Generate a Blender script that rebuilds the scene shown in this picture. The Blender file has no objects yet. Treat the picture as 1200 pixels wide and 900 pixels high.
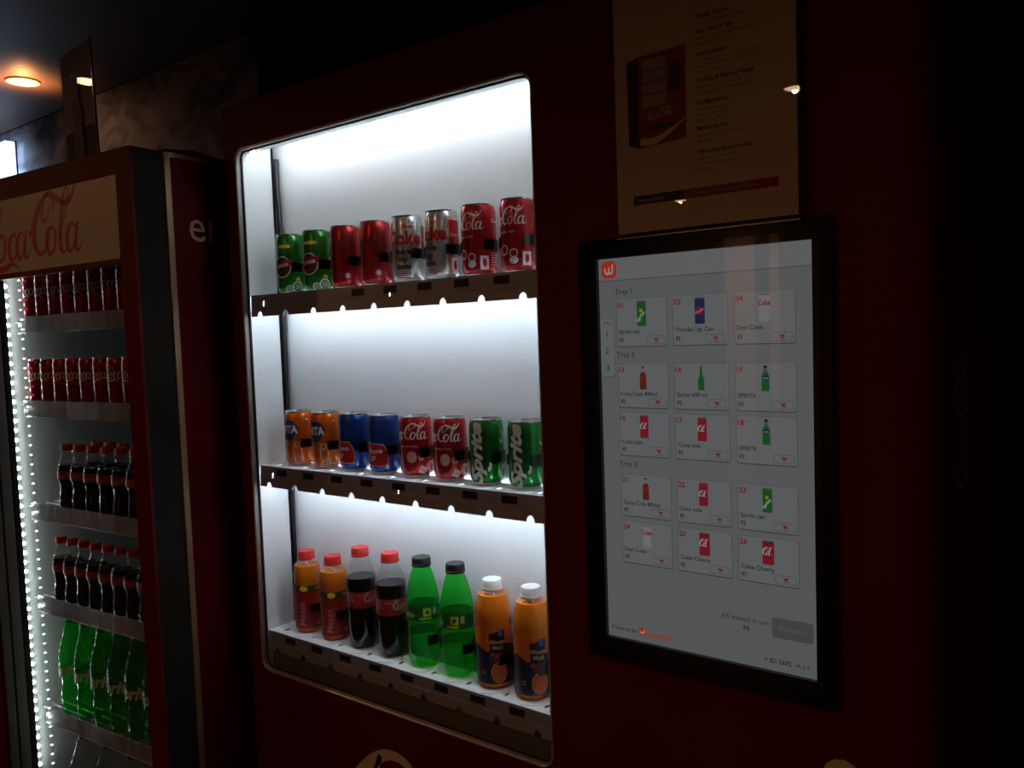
import bpy, bmesh, math, random
from mathutils import Vector, Matrix
random.seed(4)
PI = math.pi
scene = bpy.context.scene
COL = scene.collection
EYE = 1.5                                   # camera height above the floor; z values written E+.. are relative to the eye

# ------------------------------------------------------------------ camera, world, exposure
cam_d = bpy.data.cameras.new('camera')
cam_d.sensor_width = 36.0
cam_d.lens = 955.26 / 1200 * 36.0
cam_d.clip_start = 0.02
cam = bpy.data.objects.new('camera', cam_d)
COL.objects.link(cam)
def cam_axes(yaw, pitch, roll):
    fw = Vector((math.sin(yaw)*math.cos(pitch), math.cos(yaw)*math.cos(pitch), math.sin(pitch)))
    r0 = Vector((math.cos(yaw), -math.sin(yaw), 0)); u0 = r0.cross(fw)
    return r0*math.cos(roll)+u0*math.sin(roll), u0*math.cos(roll)-r0*math.sin(roll), fw
r_, u_, f_ = cam_axes(-0.64380488, -0.06059519, -0.03522686)
cam.matrix_world = Matrix(((r_.x, u_.x, -f_.x, 0), (r_.y, u_.y, -f_.y, 0), (r_.z, u_.z, -f_.z, EYE), (0, 0, 0, 1)))
scene.camera = cam
world = bpy.data.worlds.new('dark_interior')
world.use_nodes = True
world.node_tree.nodes['Background'].inputs[0].default_value = (0.9, 0.8, 0.7, 1)
world.node_tree.nodes['Background'].inputs[1].default_value = 0.0
scene.world = world
vs = scene.view_settings
vs.view_transform = 'Standard'; vs.look = 'None'; vs.exposure = 0.0; vs.gamma = 1.0
try: vs.use_curve_mapping = False
except Exception: pass

WARM = (1.0, 0.42, 0.16)
DOWNLIGHT_W = 19.0
VEND_LED = 21.0
COOLER_LED = 42.0
SCREEN = 1.0
# x, y, share of the watts and beam angle of the ceiling downlights
DOWNLIGHTS = [(-3.366, 1.447, 1.0, 60), (-1.15, -1.50, 1.0, 168), (-2.85, -3.98, 1.0, 168), (-3.69, -0.48, 1.2, 168), (-3.22, 0.69, 0.05, 120), (1.3, -1.2, 0.75, 168)]  # the last one is an unseen extra, added for ambient light
CEIL = EYE + 1.03

# ------------------------------------------------------------------ materials
MATS = {}
def mat(name, col, rough=0.5, metal=0.0, emit=None, es=1.0, coat=0.0, trans=0.0, ior=1.5, sss=0.0, spec=0.5):
    if name in MATS: return MATS[name]
    m = bpy.data.materials.new(name); m.use_nodes = True
    b = m.node_tree.nodes['Principled BSDF']
    b.inputs['Base Color'].default_value = (*col, 1)
    b.inputs['Roughness'].default_value = rough
    b.inputs['Metallic'].default_value = metal
    b.inputs['IOR'].default_value = ior
    b.inputs['Specular IOR Level'].default_value = spec
    b.inputs['Coat Weight'].default_value = coat
    b.inputs['Coat Roughness'].default_value = 0.05
    b.inputs['Transmission Weight'].default_value = trans
    if sss:
        b.inputs['Subsurface Weight'].default_value = sss
        b.inputs['Subsurface Radius'].default_value = (0.02, 0.01, 0.005)
    if emit is not None:
        b.inputs['Emission Color'].default_value = (*emit, 1)
        b.inputs['Emission Strength'].default_value = es
    MATS[name] = m
    return m
def noise_mat(name, c1, c2, scale, rough=0.5, metal=0.0, bump=0.0, stretch=(1,1,1), lo=0.4, hi=0.6, coat=0.0, detail=4.0, distortion=0.0, spec=0.5):
    m = mat(name, c1, rough, metal, coat=coat, spec=spec)
    nt = m.node_tree; b = nt.nodes['Principled BSDF']
    tc = nt.nodes.new('ShaderNodeTexCoord'); mp = nt.nodes.new('ShaderNodeMapping')
    mp.inputs['Scale'].default_value = stretch
    nz = nt.nodes.new('ShaderNodeTexNoise'); nz.inputs['Scale'].default_value = scale; nz.inputs['Detail'].default_value = detail
    nz.inputs['Distortion'].default_value = distortion
    rp = nt.nodes.new('ShaderNodeValToRGB')
    rp.color_ramp.elements[0].position = lo; rp.color_ramp.elements[0].color = (*c1, 1)
    rp.color_ramp.elements[1].position = hi; rp.color_ramp.elements[1].color = (*c2, 1)
    nt.links.new(tc.outputs['Object'], mp.inputs[0]); nt.links.new(mp.outputs[0], nz.inputs['Vector'])
    nt.links.new(nz.outputs['Fac'], rp.inputs[0]); nt.links.new(rp.outputs[0], b.inputs['Base Color'])
    if bump:
        bp = nt.nodes.new('ShaderNodeBump'); bp.inputs['Strength'].default_value = bump; bp.inputs['Distance'].default_value = 0.01
        nt.links.new(nz.outputs['Fac'], bp.inputs['Height']); nt.links.new(bp.outputs[0], b.inputs['Normal'])
    return m
def pane_mat(name, tint=(1,1,1), ior=1.45, rough=0.0, milk=0.0, milk_col=(1,1,1)):
    """clear sheet: tinted see-through plus a fresnel reflection, optionally a little translucency"""
    if name in MATS: return MATS[name]
    m = bpy.data.materials.new(name); m.use_nodes = True
    nt = m.node_tree; nt.nodes.clear()
    out = nt.nodes.new('ShaderNodeOutputMaterial')
    tr = nt.nodes.new('ShaderNodeBsdfTransparent'); tr.inputs[0].default_value = (*tint, 1)
    gl = nt.nodes.new('ShaderNodeBsdfGlossy'); gl.inputs['Roughness'].default_value = rough
    lw = nt.nodes.new('ShaderNodeLayerWeight'); lw.inputs[0].default_value = .5      # Schlick reflectance, the same on both faces
    pw = nt.nodes.new('ShaderNodeMath'); pw.operation = 'POWER'; pw.inputs[1].default_value = 5
    f0 = ((ior-1)/(ior+1))**2
    fr = nt.nodes.new('ShaderNodeMath'); fr.operation = 'MULTIPLY_ADD'; fr.inputs[1].default_value = 1-f0; fr.inputs[2].default_value = f0
    nt.links.new(lw.outputs['Facing'], pw.inputs[0]); nt.links.new(pw.outputs[0], fr.inputs[0])
    mx = nt.nodes.new('ShaderNodeMixShader')
    nt.links.new(fr.outputs[0], mx.inputs[0]); nt.links.new(gl.outputs[0], mx.inputs[2])
    src = tr.outputs[0]
    if milk:
        tl = nt.nodes.new('ShaderNodeBsdfTranslucent'); tl.inputs[0].default_value = (*milk_col, 1)
        df = nt.nodes.new('ShaderNodeBsdfDiffuse'); df.inputs[0].default_value = (*milk_col, 1)
        ad = nt.nodes.new('ShaderNodeMixShader'); ad.inputs[0].default_value = 0.5
        nt.links.new(tl.outputs[0], ad.inputs[1]); nt.links.new(df.outputs[0], ad.inputs[2])
        m2 = nt.nodes.new('ShaderNodeMixShader'); m2.inputs[0].default_value = milk
        nt.links.new(tr.outputs[0], m2.inputs[1]); nt.links.new(ad.outputs[0], m2.inputs[2]); src = m2.outputs[0]
    nt.links.new(src, mx.inputs[1]); nt.links.new(mx.outputs[0], out.inputs[0])
    MATS[name] = m
    return m
def glow_mat(name, col, s):
    if name in MATS: return MATS[name]
    m = bpy.data.materials.new(name); m.use_nodes = True
    nt = m.node_tree; nt.nodes.clear()
    out = nt.nodes.new('ShaderNodeOutputMaterial'); em = nt.nodes.new('ShaderNodeEmission')
    em.inputs[0].default_value = (*col, 1); em.inputs[1].default_value = s
    nt.links.new(em.outputs[0], out.inputs[0]); MATS[name] = m
    return m

# ------------------------------------------------------------------ mesh builder
class MB:
    def __init__(s): s.v = []; s.f = []; s.m = []
    def add(s, verts, faces, mi=0):
        o = len(s.v); s.v += [tuple(p) for p in verts]
        for f in faces: s.f.append([o+i for i in f]); s.m.append(mi)
    def box(s, x0, x1, y0, y1, z0, z1, mi=0):
        s.add([(x0,y0,z0),(x1,y0,z0),(x1,y1,z0),(x0,y1,z0),(x0,y0,z1),(x1,y0,z1),(x1,y1,z1),(x0,y1,z1)],
              [(0,3,2,1),(4,5,6,7),(0,1,5,4),(1,2,6,5),(2,3,7,6),(3,0,4,7)], mi)
    def cbox(s, x0, x1, y0, y1, z0, z1, c, mi=0):
        """box with chamfered vertical and horizontal edges"""
        bm = bmesh.new()
        bmesh.ops.create_cube(bm, size=1)
        for w in bm.verts:
            w.co = Vector(((x0+x1)/2+w.co.x*(x1-x0), (y0+y1)/2+w.co.y*(y1-y0), (z0+z1)/2+w.co.z*(z1-z0)))
        bmesh.ops.bevel(bm, geom=bm.edges[:], offset=c, segments=2, affect='EDGES', profile=0.5)
        s.from_bm(bm, mi); bm.free()
    def from_bm(s, bm, mi=0):
        bm.verts.index_update()
        s.add([w.co[:] for w in bm.verts], [[w.index for w in f.verts] for f in bm.faces], mi)
    def lathe(s, prof, seg=32, mi=0, cx=0, cy=0, fac=None):
        """prof: (r,z) from bottom to top; fac(angle, z) scales the radius"""
        rows = []
        for r, z in prof:
            if r < 1e-6: rows.append([len(s.v)]); s.v.append((cx, cy, z)); continue
            row = []
            for k in range(seg):
                a = 2*PI*k/seg; q = r*(fac(a, z) if fac else 1)
                row.append(len(s.v)); s.v.append((cx+q*math.cos(a), cy+q*math.sin(a), z))
            rows.append(row)
        for A, B in zip(rows, rows[1:]):
            n = max(len(A), len(B))
            if n == 1: continue
            for k in range(seg):
                j = (k+1) % seg
                if len(A) == 1: s.f.append([A[0], B[j], B[k]][::-1] if False else [A[0], B[j], B[k]])
                elif len(B) == 1: s.f.append([A[k], A[j], B[0]])
                else: s.f.append([A[k], A[j], B[j], B[k]])
                s.m.append(mi)
    def tube(s, path, r, seg=10, mi=0):
        pts = [Vector(p) for p in path]; rings = []
        for i, p in enumerate(pts):
            t = (pts[min(i+1, len(pts)-1)]-pts[max(i-1, 0)]).normalized()
            a = t.orthogonal().normalized(); b = t.cross(a)
            rings.append([len(s.v)+k for k in range(seg)])
            for k in range(seg):
                q = 2*PI*k/seg; s.v.append(tuple(p+a*(r*math.cos(q))+b*(r*math.sin(q))))
        for A, B in zip(rings, rings[1:]):
            for k in range(seg):
                j = (k+1) % seg; s.f.append([A[k], A[j], B[j], B[k]]); s.m.append(mi)
        s.f.append(rings[0][::-1]); s.m.append(mi); s.f.append(rings[-1]); s.m.append(mi)
    def plate(s, loops, y0, y1, mi=0, axis='y'):
        """flat plate with holes: loops[0] outer outline, others holes, in (a,b); extruded from y0 to y1 along an axis"""
        bm = bmesh.new(); es = []
        for L in loops:
            vv = [bm.verts.new((p[0], p[1], 0)) for p in L]
            for i in range(len(vv)): es.append(bm.edges.new((vv[i], vv[(i+1) % len(vv)])))
        bmesh.ops.triangle_fill(bm, use_beauty=True, use_dissolve=False, edges=es)
        bmesh.ops.recalc_face_normals(bm, faces=bm.faces[:])
        bm.verts.index_update()
        tri = [[w.index for w in f.verts] for f in bm.faces]; P = [w.co.copy() for w in bm.verts]; bm.free()
        def put(p, d): return (p[0], d, p[1]) if axis == 'y' else (p[0], p[1], d)
        n = len(P)
        V = [put(p, y0) for p in P]+[put(p, y1) for p in P]
        F = [t for t in tri]+[[i+n for i in t[::-1]] for t in tri]
        o = 0
        for L in loops:
            k = len(L)
            for i in range(k):
                j = (i+1) % k; F.append([o+i, o+j, o+j+n, o+i+n])
            o += k
        bm = bmesh.new(); vv = [bm.verts.new(p) for p in V]
        for f in F:
            try: bm.faces.new([vv[i] for i in f])
            except ValueError: pass
        bmesh.ops.recalc_face_normals(bm, faces=bm.faces[:])
        s.from_bm(bm, mi); bm.free()
    def mesh(s, name, mats, angle=35):
        me = bpy.data.meshes.new(name)
        me.from_pydata(s.v, [], s.f)
        for m in (mats if isinstance(mats, (list, tuple)) else [mats]): me.materials.append(m)
        me.polygons.foreach_set('material_index', s.m)
        me.polygons.foreach_set('use_smooth', [True]*len(s.f))
        me.update()
        me.set_sharp_from_angle(angle=math.radians(angle))
        return me

def tag(o, label=None, cat=None, group=None, kind=None):
    if label: o['label'] = label
    if cat: o['category'] = cat
    if group: o['group'] = group
    if kind: o['kind'] = kind
    return o
def link(name, me, parent=None, loc=(0,0,0), rotz=0.0):
    o = bpy.data.objects.new(name, me); COL.objects.link(o)
    o.location = loc; o.rotation_euler = (0, 0, rotz)
    if parent is not None: o.parent = parent
    return o
def obj(name, mb, mats, parent=None, loc=(0,0,0), rotz=0.0, angle=35):
    return link(name, mb.mesh(name, mats, angle), parent, loc, rotz)
def empty(name, loc, label, cat, rotz=0.0, group=None):
    o = link(name, None, None, loc, rotz); o.empty_display_size = 0.05
    return tag(o, label, cat, group)
def copy_tree(o, parent=None):
    c = o.copy(); COL.objects.link(c)
    if parent is not None: c.parent = parent
    for ch in [x for x in o.children]: copy_tree(ch, c)
    return c
def structure(name, mb, mats, angle=35):
    return tag(obj(name, mb, mats, angle=angle), kind='structure')

# ------------------------------------------------------------------ flat print: outlines in (s,t), put on planes or round cylinders
def rrect(x0, z0, x1, z1, r, n=5):
    P = []
    for cx, cz, a0 in ((x1-r, z0+r, -PI/2), (x1-r, z1-r, 0), (x0+r, z1-r, PI/2), (x0+r, z0+r, PI)):
        for k in range(n+1):
            a = a0+PI/2*k/n; P.append((cx+r*math.cos(a), cz+r*math.sin(a)))
    return P
def ell(cx, cz, rx, rz=None, n=20, rot=0.0):
    rz = rx if rz is None else rz
    P = []
    for k in range(n):
        a = 2*PI*k/n; x = rx*math.cos(a); z = rz*math.sin(a)
        P.append((cx+x*math.cos(rot)-z*math.sin(rot), cz+x*math.sin(rot)+z*math.cos(rot)))
    return P
_tx = {}
def text_geo(body, bold=0.0, shear=0.0):
    key = (body, bold, shear)
    if key not in _tx:
        cu = bpy.data.curves.new('t', 'FONT'); cu.body = body; cu.size = 1.0; cu.offset = bold; cu.shear = shear
        cu.resolution_u = 2
        o = bpy.data.objects.new('t', cu); COL.objects.link(o)
        bpy.context.view_layer.update()
        me = o.to_mesh()
        V = [(w.co.x, w.co.y) for w in me.vertices]; F = [list(p.vertices) for p in me.polygons]
        o.to_mesh_clear(); bpy.data.objects.remove(o); bpy.data.curves.remove(cu)
        _tx[key] = (V, F)
    return _tx[key]
def catmull(P, n=6):
    out = []
    for i in range(len(P)-1):
        p0 = P[max(i-1, 0)]; p1 = P[i]; p2 = P[i+1]; p3 = P[min(i+2, len(P)-1)]
        for k in range(n):
            t = k/n
            out.append(tuple(0.5*((2*b)+(-a+c)*t+(2*a-5*b+4*c-d)*t*t+(-a+3*b-3*c+d)*t**3) for a, b, c, d in zip(p0, p1, p2, p3)))
    out.append(tuple(P[-1]))
    return out
class Art:
    def __init__(s): s.parts = []            # (verts2d, faces, material, layer)
    def poly(s, P, m=0, lay=0): s.parts.append((list(P), [list(range(len(P)))], m, lay))
    def rect(s, x0, z0, x1, z1, m=0, lay=0): s.poly([(x0,z0),(x1,z0),(x1,z1),(x0,z1)], m, lay)
    def ring(s, P, Q, m=0, lay=0):
        n = len(P); s.parts.append((list(P)+list(Q), [[i, (i+1) % n, n+(i+1) % n, n+i] for i in range(n)], m, lay))
    def line(s, pts, w, m=0, lay=0): s.stroke([(p[0], p[1], w) for p in pts], m, lay, smooth=False)
    def stroke(s, pts, m=0, lay=0, smooth=True, n=5):
        P = catmull(pts, n) if smooth else pts
        V = []
        for i, (x, z, w) in enumerate(P):
            a = P[max(i-1, 0)]; b = P[min(i+1, len(P)-1)]
            dx, dz = b[0]-a[0], b[1]-a[1]; L = math.hypot(dx, dz) or 1
            nx, nz = -dz/L*abs(w)/2, dx/L*abs(w)/2
            V += [(x+nx, z+nz), (x-nx, z-nz)]
        s.parts.append((V, [[2*i, 2*i+1, 2*i+3, 2*i+2] for i in range(len(P)-1)], m, lay))
    def text(s, body, x, z, h, m=0, lay=0, align='l', bold=0.0, shear=0.0, rot=0.0, sx=1.0):
        V, F = text_geo(body, bold, shear)
        if not V: return
        x0 = min(v[0] for v in V); x1 = max(v[0] for v in V)
        k = h/0.73                              # h is the cap height
        off = {'l': x0, 'c': (x0+x1)/2, 'r': x1}[align]
        c, q = math.cos(rot), math.sin(rot)
        W = []
        for a, b in V:
            a = (a-off)*k*sx; b = b*k
            W.append((x+a*c-b*q, z+a*q+b*c))
        s.parts.append((W, F, m, lay))
    def art(s, other, x, z, k, rot=0.0, m=None, lay=None):
        c, q = math.cos(rot), math.sin(rot)
        for V, F, mm, ll in other.parts:
            s.parts.append(([(x+k*(a*c-b*q), z+k*(a*q+b*c)) for a, b in V], F, mm if m is None else m, ll if lay is None else lay))
    def flat(s, mb, y=0.0, gap=0.0002, x0=0.0, z0=0.0, f=None):
        """print facing -Y at depth y"""
        for V, F, m, lay in s.parts:
            f2 = []
            for q in F:
                A = sum(V[q[i]][0]*V[q[(i+1) % len(q)]][1]-V[q[(i+1) % len(q)]][0]*V[q[i]][1] for i in range(len(q)))
                f2.append(q if A > 0 else q[::-1])
            mb.add([(x0+a, y-gap*(lay+1), z0+b) if f is None else f(a, b, gap*(lay+1)) for a, b in V], f2, m)
    def wrap(s, mb, r, rot=0.0, gap=0.00025, step=0.0045):
        """print round a cylinder of radius r; s=0 faces -Y turned by rot"""
        for V, F, m, lay in s.parts:
            bm = bmesh.new(); vv = [bm.verts.new((a, 0, b)) for a, b in V]
            for q in F:
                try: bm.faces.new([vv[i] for i in q])
                except ValueError: pass
            bmesh.ops.triangulate(bm, faces=bm.faces[:])
            lo = min(a for a, b in V); hi = max(a for a, b in V)
            k = math.floor(lo/step)+1
            while k*step < hi:
                bmesh.ops.bisect_plane(bm, geom=bm.verts[:]+bm.edges[:]+bm.faces[:], plane_co=(k*step, 0, 0), plane_no=(1, 0, 0)); k += 1
            rr = r+gap*(lay+1)
            bm.verts.index_update()
            P = [(w.co.x, w.co.z) for w in bm.verts]
            f2 = []
            for fc in bm.faces:
                q = [w.index for w in fc.verts]
                A = sum(P[q[i]][0]*P[q[(i+1) % len(q)]][1]-P[q[(i+1) % len(q)]][0]*P[q[i]][1] for i in range(len(q)))
                f2.append(q if A > 0 else q[::-1])
            mb.add([(rr*math.sin(a/r+rot), -rr*math.cos(a/r+rot), b) for a, b in P], f2, m)
            bm.free()

# flowing script wordmark, about 3.25 wide, capitals 1 high
def cola_half():
    A = Art()
    A.stroke([(.80,.70,.02),(.86,.84,.05),(.76,.97,.05),(.58,.96,.07),(.36,.78,.13),(.20,.48,.16),(.20,.20,.14),(.34,.05,.09),(.52,.10,.05),(.68,.30,.025)])
    A.stroke([(.62,.98,.03),(.52,.82,.045),(.48,.64,.05),(.55,.56,.035),(.66,.66,.025),(.74,.84,.02)])
    return A
def letter_o(A, x):
    A.stroke([(x+.24,.46,.04),(x+.10,.40,.10),(x+.03,.20,.11),(x+.10,.03,.08),(x+.24,.08,.06),(x+.32,.28,.06),(x+.27,.45,.05),(x+.20,.47,.03)])
    A.stroke([(x+.27,.42,.02),(x+.36,.36,.025),(x+.46,.40,.02)])
def letter_a(A, x):
    A.stroke([(x+.30,.40,.05),(x+.18,.46,.06),(x+.05,.28,.11),(x+.06,.06,.09),(x+.17,.04,.05),(x+.30,.24,.035)])
    A.stroke([(x+.38,.48,.06),(x+.30,.22,.09),(x+.30,.04,.08),(x+.40,.04,.04),(x+.50,.18,.02)])
def script_logo(second_only=False, swoosh=True, c2=1.0):
    A = Art()
    if not second_only:
        A.art(cola_half(), 0, 0, 1)
        letter_o(A, .58)
        A.stroke([(1.28,.36,.05),(1.24,.46,.05),(1.10,.38,.09),(1.03,.20,.11),(1.08,.03,.08),(1.22,.06,.04),(1.34,.22,.02)])
        letter_a(A, 1.26)
        A.stroke([(1.72,.36,.03),(1.78,.42,.09),(1.86,.40,.03)])
        if swoosh:
            A.stroke([(.02,-.10,.015),(.22,-.02,.05),(.50,-.10,.10),(.80,-.13,.11),(1.06,-.06,.08),(1.22,-.08,.05),(1.34,-.20,.02)])
    A.art(cola_half(), 1.70, 0, c2)
    if swoosh: A.stroke([(2.24,.97,.03),(2.46,1.02,.07),(2.70,.88,.11),(2.96,.80,.10),(3.14,.92,.06),(3.26,1.12,.02)])
    letter_o(A, 2.24)
    A.stroke([(2.70,.30,.02),(2.90,.66,.04),(3.02,.98,.04),(2.94,1.04,.04),(2.82,.80,.07),(2.72,.40,.10),(2.70,.10,.10),(2.80,.02,.05),(2.92,.14,.02)])
    letter_a(A, 2.86)
    return A
LOGO = script_logo(); COLA = script_logo(True)

# ------------------------------------------------------------------ common materials
M_red_case = noise_mat('red_powder_coat', (.125,.002,.0025), (.140,.0025,.003), 6, rough=.55, lo=.35, hi=.65, spec=.18)
M_red_side = mat('red_vinyl', (.10,.0012,.002), .65, spec=.08)
M_black = mat('black_plastic', (.006,.006,.007), .3)
M_bezel = mat('black_gloss', (.004,.004,.005), .12)
M_white_steel = mat('white_coated_steel', (.80,.82,.84), .45)
M_lip = noise_mat('brushed_steel', (.42,.48,.66), (.47,.53,.72), 40, rough=.42, metal=.35, stretch=(1,1,14))
M_silver = mat('silver_trim', (.62,.62,.62), .28, .9)
M_alu = mat('can_aluminium', (.78,.78,.78), .25, 1.0)
M_dark = mat('dark_slot', (.012,.012,.014), .7)
M_navy = mat('label_holder', (.030,.031,.055), .35)
M_glass = pane_mat('window_pane', (.97,.985,.98))
M_acrylic = pane_mat('clear_acrylic', (.95,.95,.95), ior=1.49)
M_white_ink = mat('white_ink', (.80,.79,.76), .5)
M_cream_vinyl = mat('cream_vinyl', (.75,.68,.56), .5)
M_led = glow_mat('led_tube', (.90,.97,1.0), VEND_LED)
M_clip = pane_mat('smoked_clip', (.30,.28,.26), ior=1.9, rough=.12)

# ------------------------------------------------------------------ the room
mb = MB(); mb.box(-8, 4, -5, 4.2, -0.1, 0)
structure('floor', mb, noise_mat('dark_floor_tile', (.045,.036,.030), (.07,.056,.046), 3, rough=.35))
mb = MB(); mb.box(-8, 4, -5, 4.2, CEIL, CEIL+.1)
structure('ceiling', mb, noise_mat('brown_ceiling_paint', (.105,.062,.046), (.12,.072,.054), 2.5, rough=.6))
# marbled partition behind the cooler, with its free end on the right
m = noise_mat('marbled_wall', (.05,.075,.14), (.42,.45,.56), 7, rough=.6, bump=.15, stretch=(.7,1,1.3), lo=.33, hi=.60, detail=6, distortion=.8)
mb = MB(); mb.cbox(-7.9, -2.285, 1.71, 1.775, 0, CEIL-.004, .004)
structure('wall_behind_cooler', mb, m)
M_dk = mat('dark_wall_paint', (.035,.030,.028), .7)
for nm, b in (('wall_back', (-8, 4, 4.2, 4.3)), ('wall_left', (-8.1, -8, -5, 4.2)), ('wall_right', (4, 4.1, -5, 4.2))):
    mb = MB(); mb.box(b[0], b[1], b[2], b[3], 0, CEIL); structure(nm, mb, M_dk)
mb = MB(); mb.box(-8, 4, -5.1, -5, 0, CEIL); structure('wall_front', mb, mat('warm_wall_paint', (.30,.22,.16), .7))

def downlight(x, y, k, beam, label):
    t = empty('downlight', (x, y, CEIL), label, 'ceiling light', group='recessed ceiling downlights')
    mb = MB(); mb.lathe([(.044,-.0005),(.046,-.006),(.057,-.005),(.060,-.0008)], 40); obj('trim_ring', mb, mat('lamp_trim', (.55,.42,.33), .4), t)
    mb = MB(); mb.lathe([(0,-.013),(.020,-.012),(.036,-.008),(.044,-.002)], 32); obj('lamp_lens', mb, glow_mat('lamp_glow', (1.0,.62,.36), 9.0), t)
    ld = bpy.data.lights.new('downlight_beam', 'SPOT'); ld.energy = DOWNLIGHT_W*k; ld.color = WARM; ld.shadow_soft_size = .012
    ld.spot_size = math.radians(beam); ld.spot_blend = .35
    lo = bpy.data.objects.new('beam', ld); COL.objects.link(lo); lo.parent = t; lo.location = (0, 0, -.0145)
    return t
DL_LABELS = ['glowing recessed ceiling downlight above the cooler, before the marbled wall', 'recessed downlight in the ceiling facing the vending machine',
    'recessed downlight far back in the ceiling behind the viewer', 'recessed downlight in the ceiling out in front of the cooler',
    'recessed downlight in the ceiling close above the cooler door', 'unseen extra downlight added in the ceiling off the vending machine side']
for d, lb in zip(DOWNLIGHTS, DL_LABELS): t = downlight(*d, lb)
for o in list(COL.objects):
    if o.name == 'downlight':
        gl = bpy.data.lights.new('ceiling_glow_helper', 'SPOT'); gl.spot_size = math.radians(160); gl.spot_blend = .5; gl.energy = 4.2; gl.color = (1.0,.40,.13); gl.shadow_soft_size = .008  # added upward spot that makes the warm glow on the ceiling round the lamp
        g = bpy.data.objects.new('ceiling_glow', gl); COL.objects.link(g); g.parent = o; g.location = (0, 0, -.075); g.rotation_euler = (PI, 0, 0)

# plaster pillar behind the viewer, washed by its own pair of lamps; it mirrors in the screen and the cans
mb = MB(); mb.cbox(-2.24, -2.02, -3.55, -3.33, 0, CEIL-.004, .01); mb.cbox(-1.93, -1.86, -3.45, -3.36, 0, CEIL-.004, .01)
structure('trim_1', mb, mat('pale_plaster', (.62,.50,.40), .7))
for x in (-2.13, -1.895):
    ld = bpy.data.lights.new('pillar_wash', 'SPOT'); ld.energy = 42; ld.color = (1.0,.45,.20); ld.spot_size = math.radians(70); ld.spot_blend = .8; ld.shadow_soft_size = .03
    o = bpy.data.objects.new('pillar_lamp', ld); COL.objects.link(o); o.location = (x, -2.35, CEIL-.03); o.rotation_euler = (math.radians(-38), 0, 0)

# bright light box on the marbled wall
t = empty('light_box', (-4.02, 1.71, EYE+.40), 'bright white light box glowing on the marbled wall at the photo edge', 'light box')
mb = MB(); mb.plate([[(-.9,.0),(0,.0),(0,.548),(-.055,.548),(-.055,.515),(-.9,.515)]], -.075, -.035); obj('lit_panel', mb, glow_mat('light_box_face', (.60,.76,1.0), 2.8), t)
mb = MB(); mb.box(.0005, .007, -.037, -.031, 0, .552); obj('edge_strip', mb, M_black, t)
mb = MB(); mb.box(-.7, -.2, -.035, -.0005, .1, .3); obj('wall_bracket', mb, M_black, t)

# ------------------------------------------------------------------ vending machine
FY = 1.1
XL, XR = -1.609, -.1826
ZT = EYE+.5225
V = empty('vending_machine', (-.9, FY, 0), 'large dark red drinks vending machine with a lit display window', 'vending machine')
def vl(x, y, z): return (x+.9, y-FY, z)
class VMB(MB):
    """builder in room coordinates for parts of the vending machine"""
    def mesh(s, name, mats, angle=35):
        s.v = [vl(*p) for p in s.v]
        return MB.mesh(s, name, mats, angle)
# display opening
WX0, WX1, WZ0, WZ1 = -1.5635, -.7665, EYE-.740, EYE+.4250
hole = rrect(WX0, WZ0, WX1, WZ1, .026, 7)
mb = VMB()
RC = .045
mb.plate([[(XL+.006,.06),(XR-RC,.06),(XR-RC,ZT),(XL+.006,ZT)], hole[::-1]], FY, FY+.009)
obj('front_panel', mb, M_red_case, V)
mb = VMB()      # rounded right front corner, sides, top, back as one folded shell
foot = [(XL+.006,FY)]
foot = [(XR-RC, FY)]+[(XR-RC+RC*math.sin(a), FY+RC-RC*math.cos(a)) for a in [PI/2*k/8 for k in range(1,9)]]+[(XR,1.674),(XL,1.674),(XL,FY+.006),(XL+.006,FY)]
n = len(foot)
vv = [(x,y,.06) for x,y in foot]+[(x,y,ZT) for x,y in foot]
mb.add(vv, [[i,i+1,n+i+1,n+i] for i in range(n-1)]+[list(range(n,2*n))])
obj('side_panel', mb, M_red_case, V)
mb = VMB(); mb.box(XL+.03, XR-.03, FY+.03, 1.66, 0, .06); obj('plinth', mb, M_black, V)
# emblem on the right flank (upright script, foreshortened from here)
A = Art(); A.art(LOGO, 0, 0, .36/3.3, rot=PI/2)
mb = VMB()
A.flat(mb, f=lambda a, b, g: (XR+.0006+g, 1.345+a*1.0, EYE-.25+b*.55+.0))
obj('flank_script', mb, mat('faded_cream', (.30,.25,.20), .6), V)
# large tilted script below the window
ang = math.atan2(.246, .895)-.030; k = .928/2.36
A = Art(); A.art(script_logo(swoosh=False, c2=.82), 0, 0, k, rot=ang)
p0 = Vector((.60*k*math.cos(ang)-.98*k*math.sin(ang), .60*k*math.sin(ang)+.98*k*math.cos(ang)))
mb = VMB(); A.flat(mb, FY, x0=-1.198-p0.x, z0=EYE-.838-p0.y); obj('front_script', mb, M_cream_vinyl, V)
# silver surround of the window
mb = VMB()
secs = [(-.0015, .0004), (-.0010, -.0012), (.0012, -.0012), (.0030, .0004), (.0036, .0085), (.0036, .0092), (-.0005, .0092)]
loops = []
for d, y in secs:
    loops.append([(x, FY+y, z) for x, z in rrect(WX0+d, WZ0+d, WX1-d, WZ1-d, .026-d, 7)])
N = len(loops[0])
for i in range(len(secs)-1):
    A0, B0 = loops[i], loops[i+1]
    mb.add(A0+B0, [[j, (j+1) % N, N+(j+1) % N, N+j] for j in range(N)])
obj('window_surround', mb, mat('grey_surround', (.50,.49,.47), .35, .25), V)
mb = VMB()
g1 = rrect(WX0-.004, WZ0-.004, WX1+.004, WZ1+.004, .027, 7); g2 = rrect(WX0+.0062, WZ0+.0062, WX1-.0062, WZ1-.0062, .020, 7)
mb.plate([g1, g2[::-1]], FY+.0094, FY+.0108); obj('gasket', mb, M_black, V)
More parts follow.
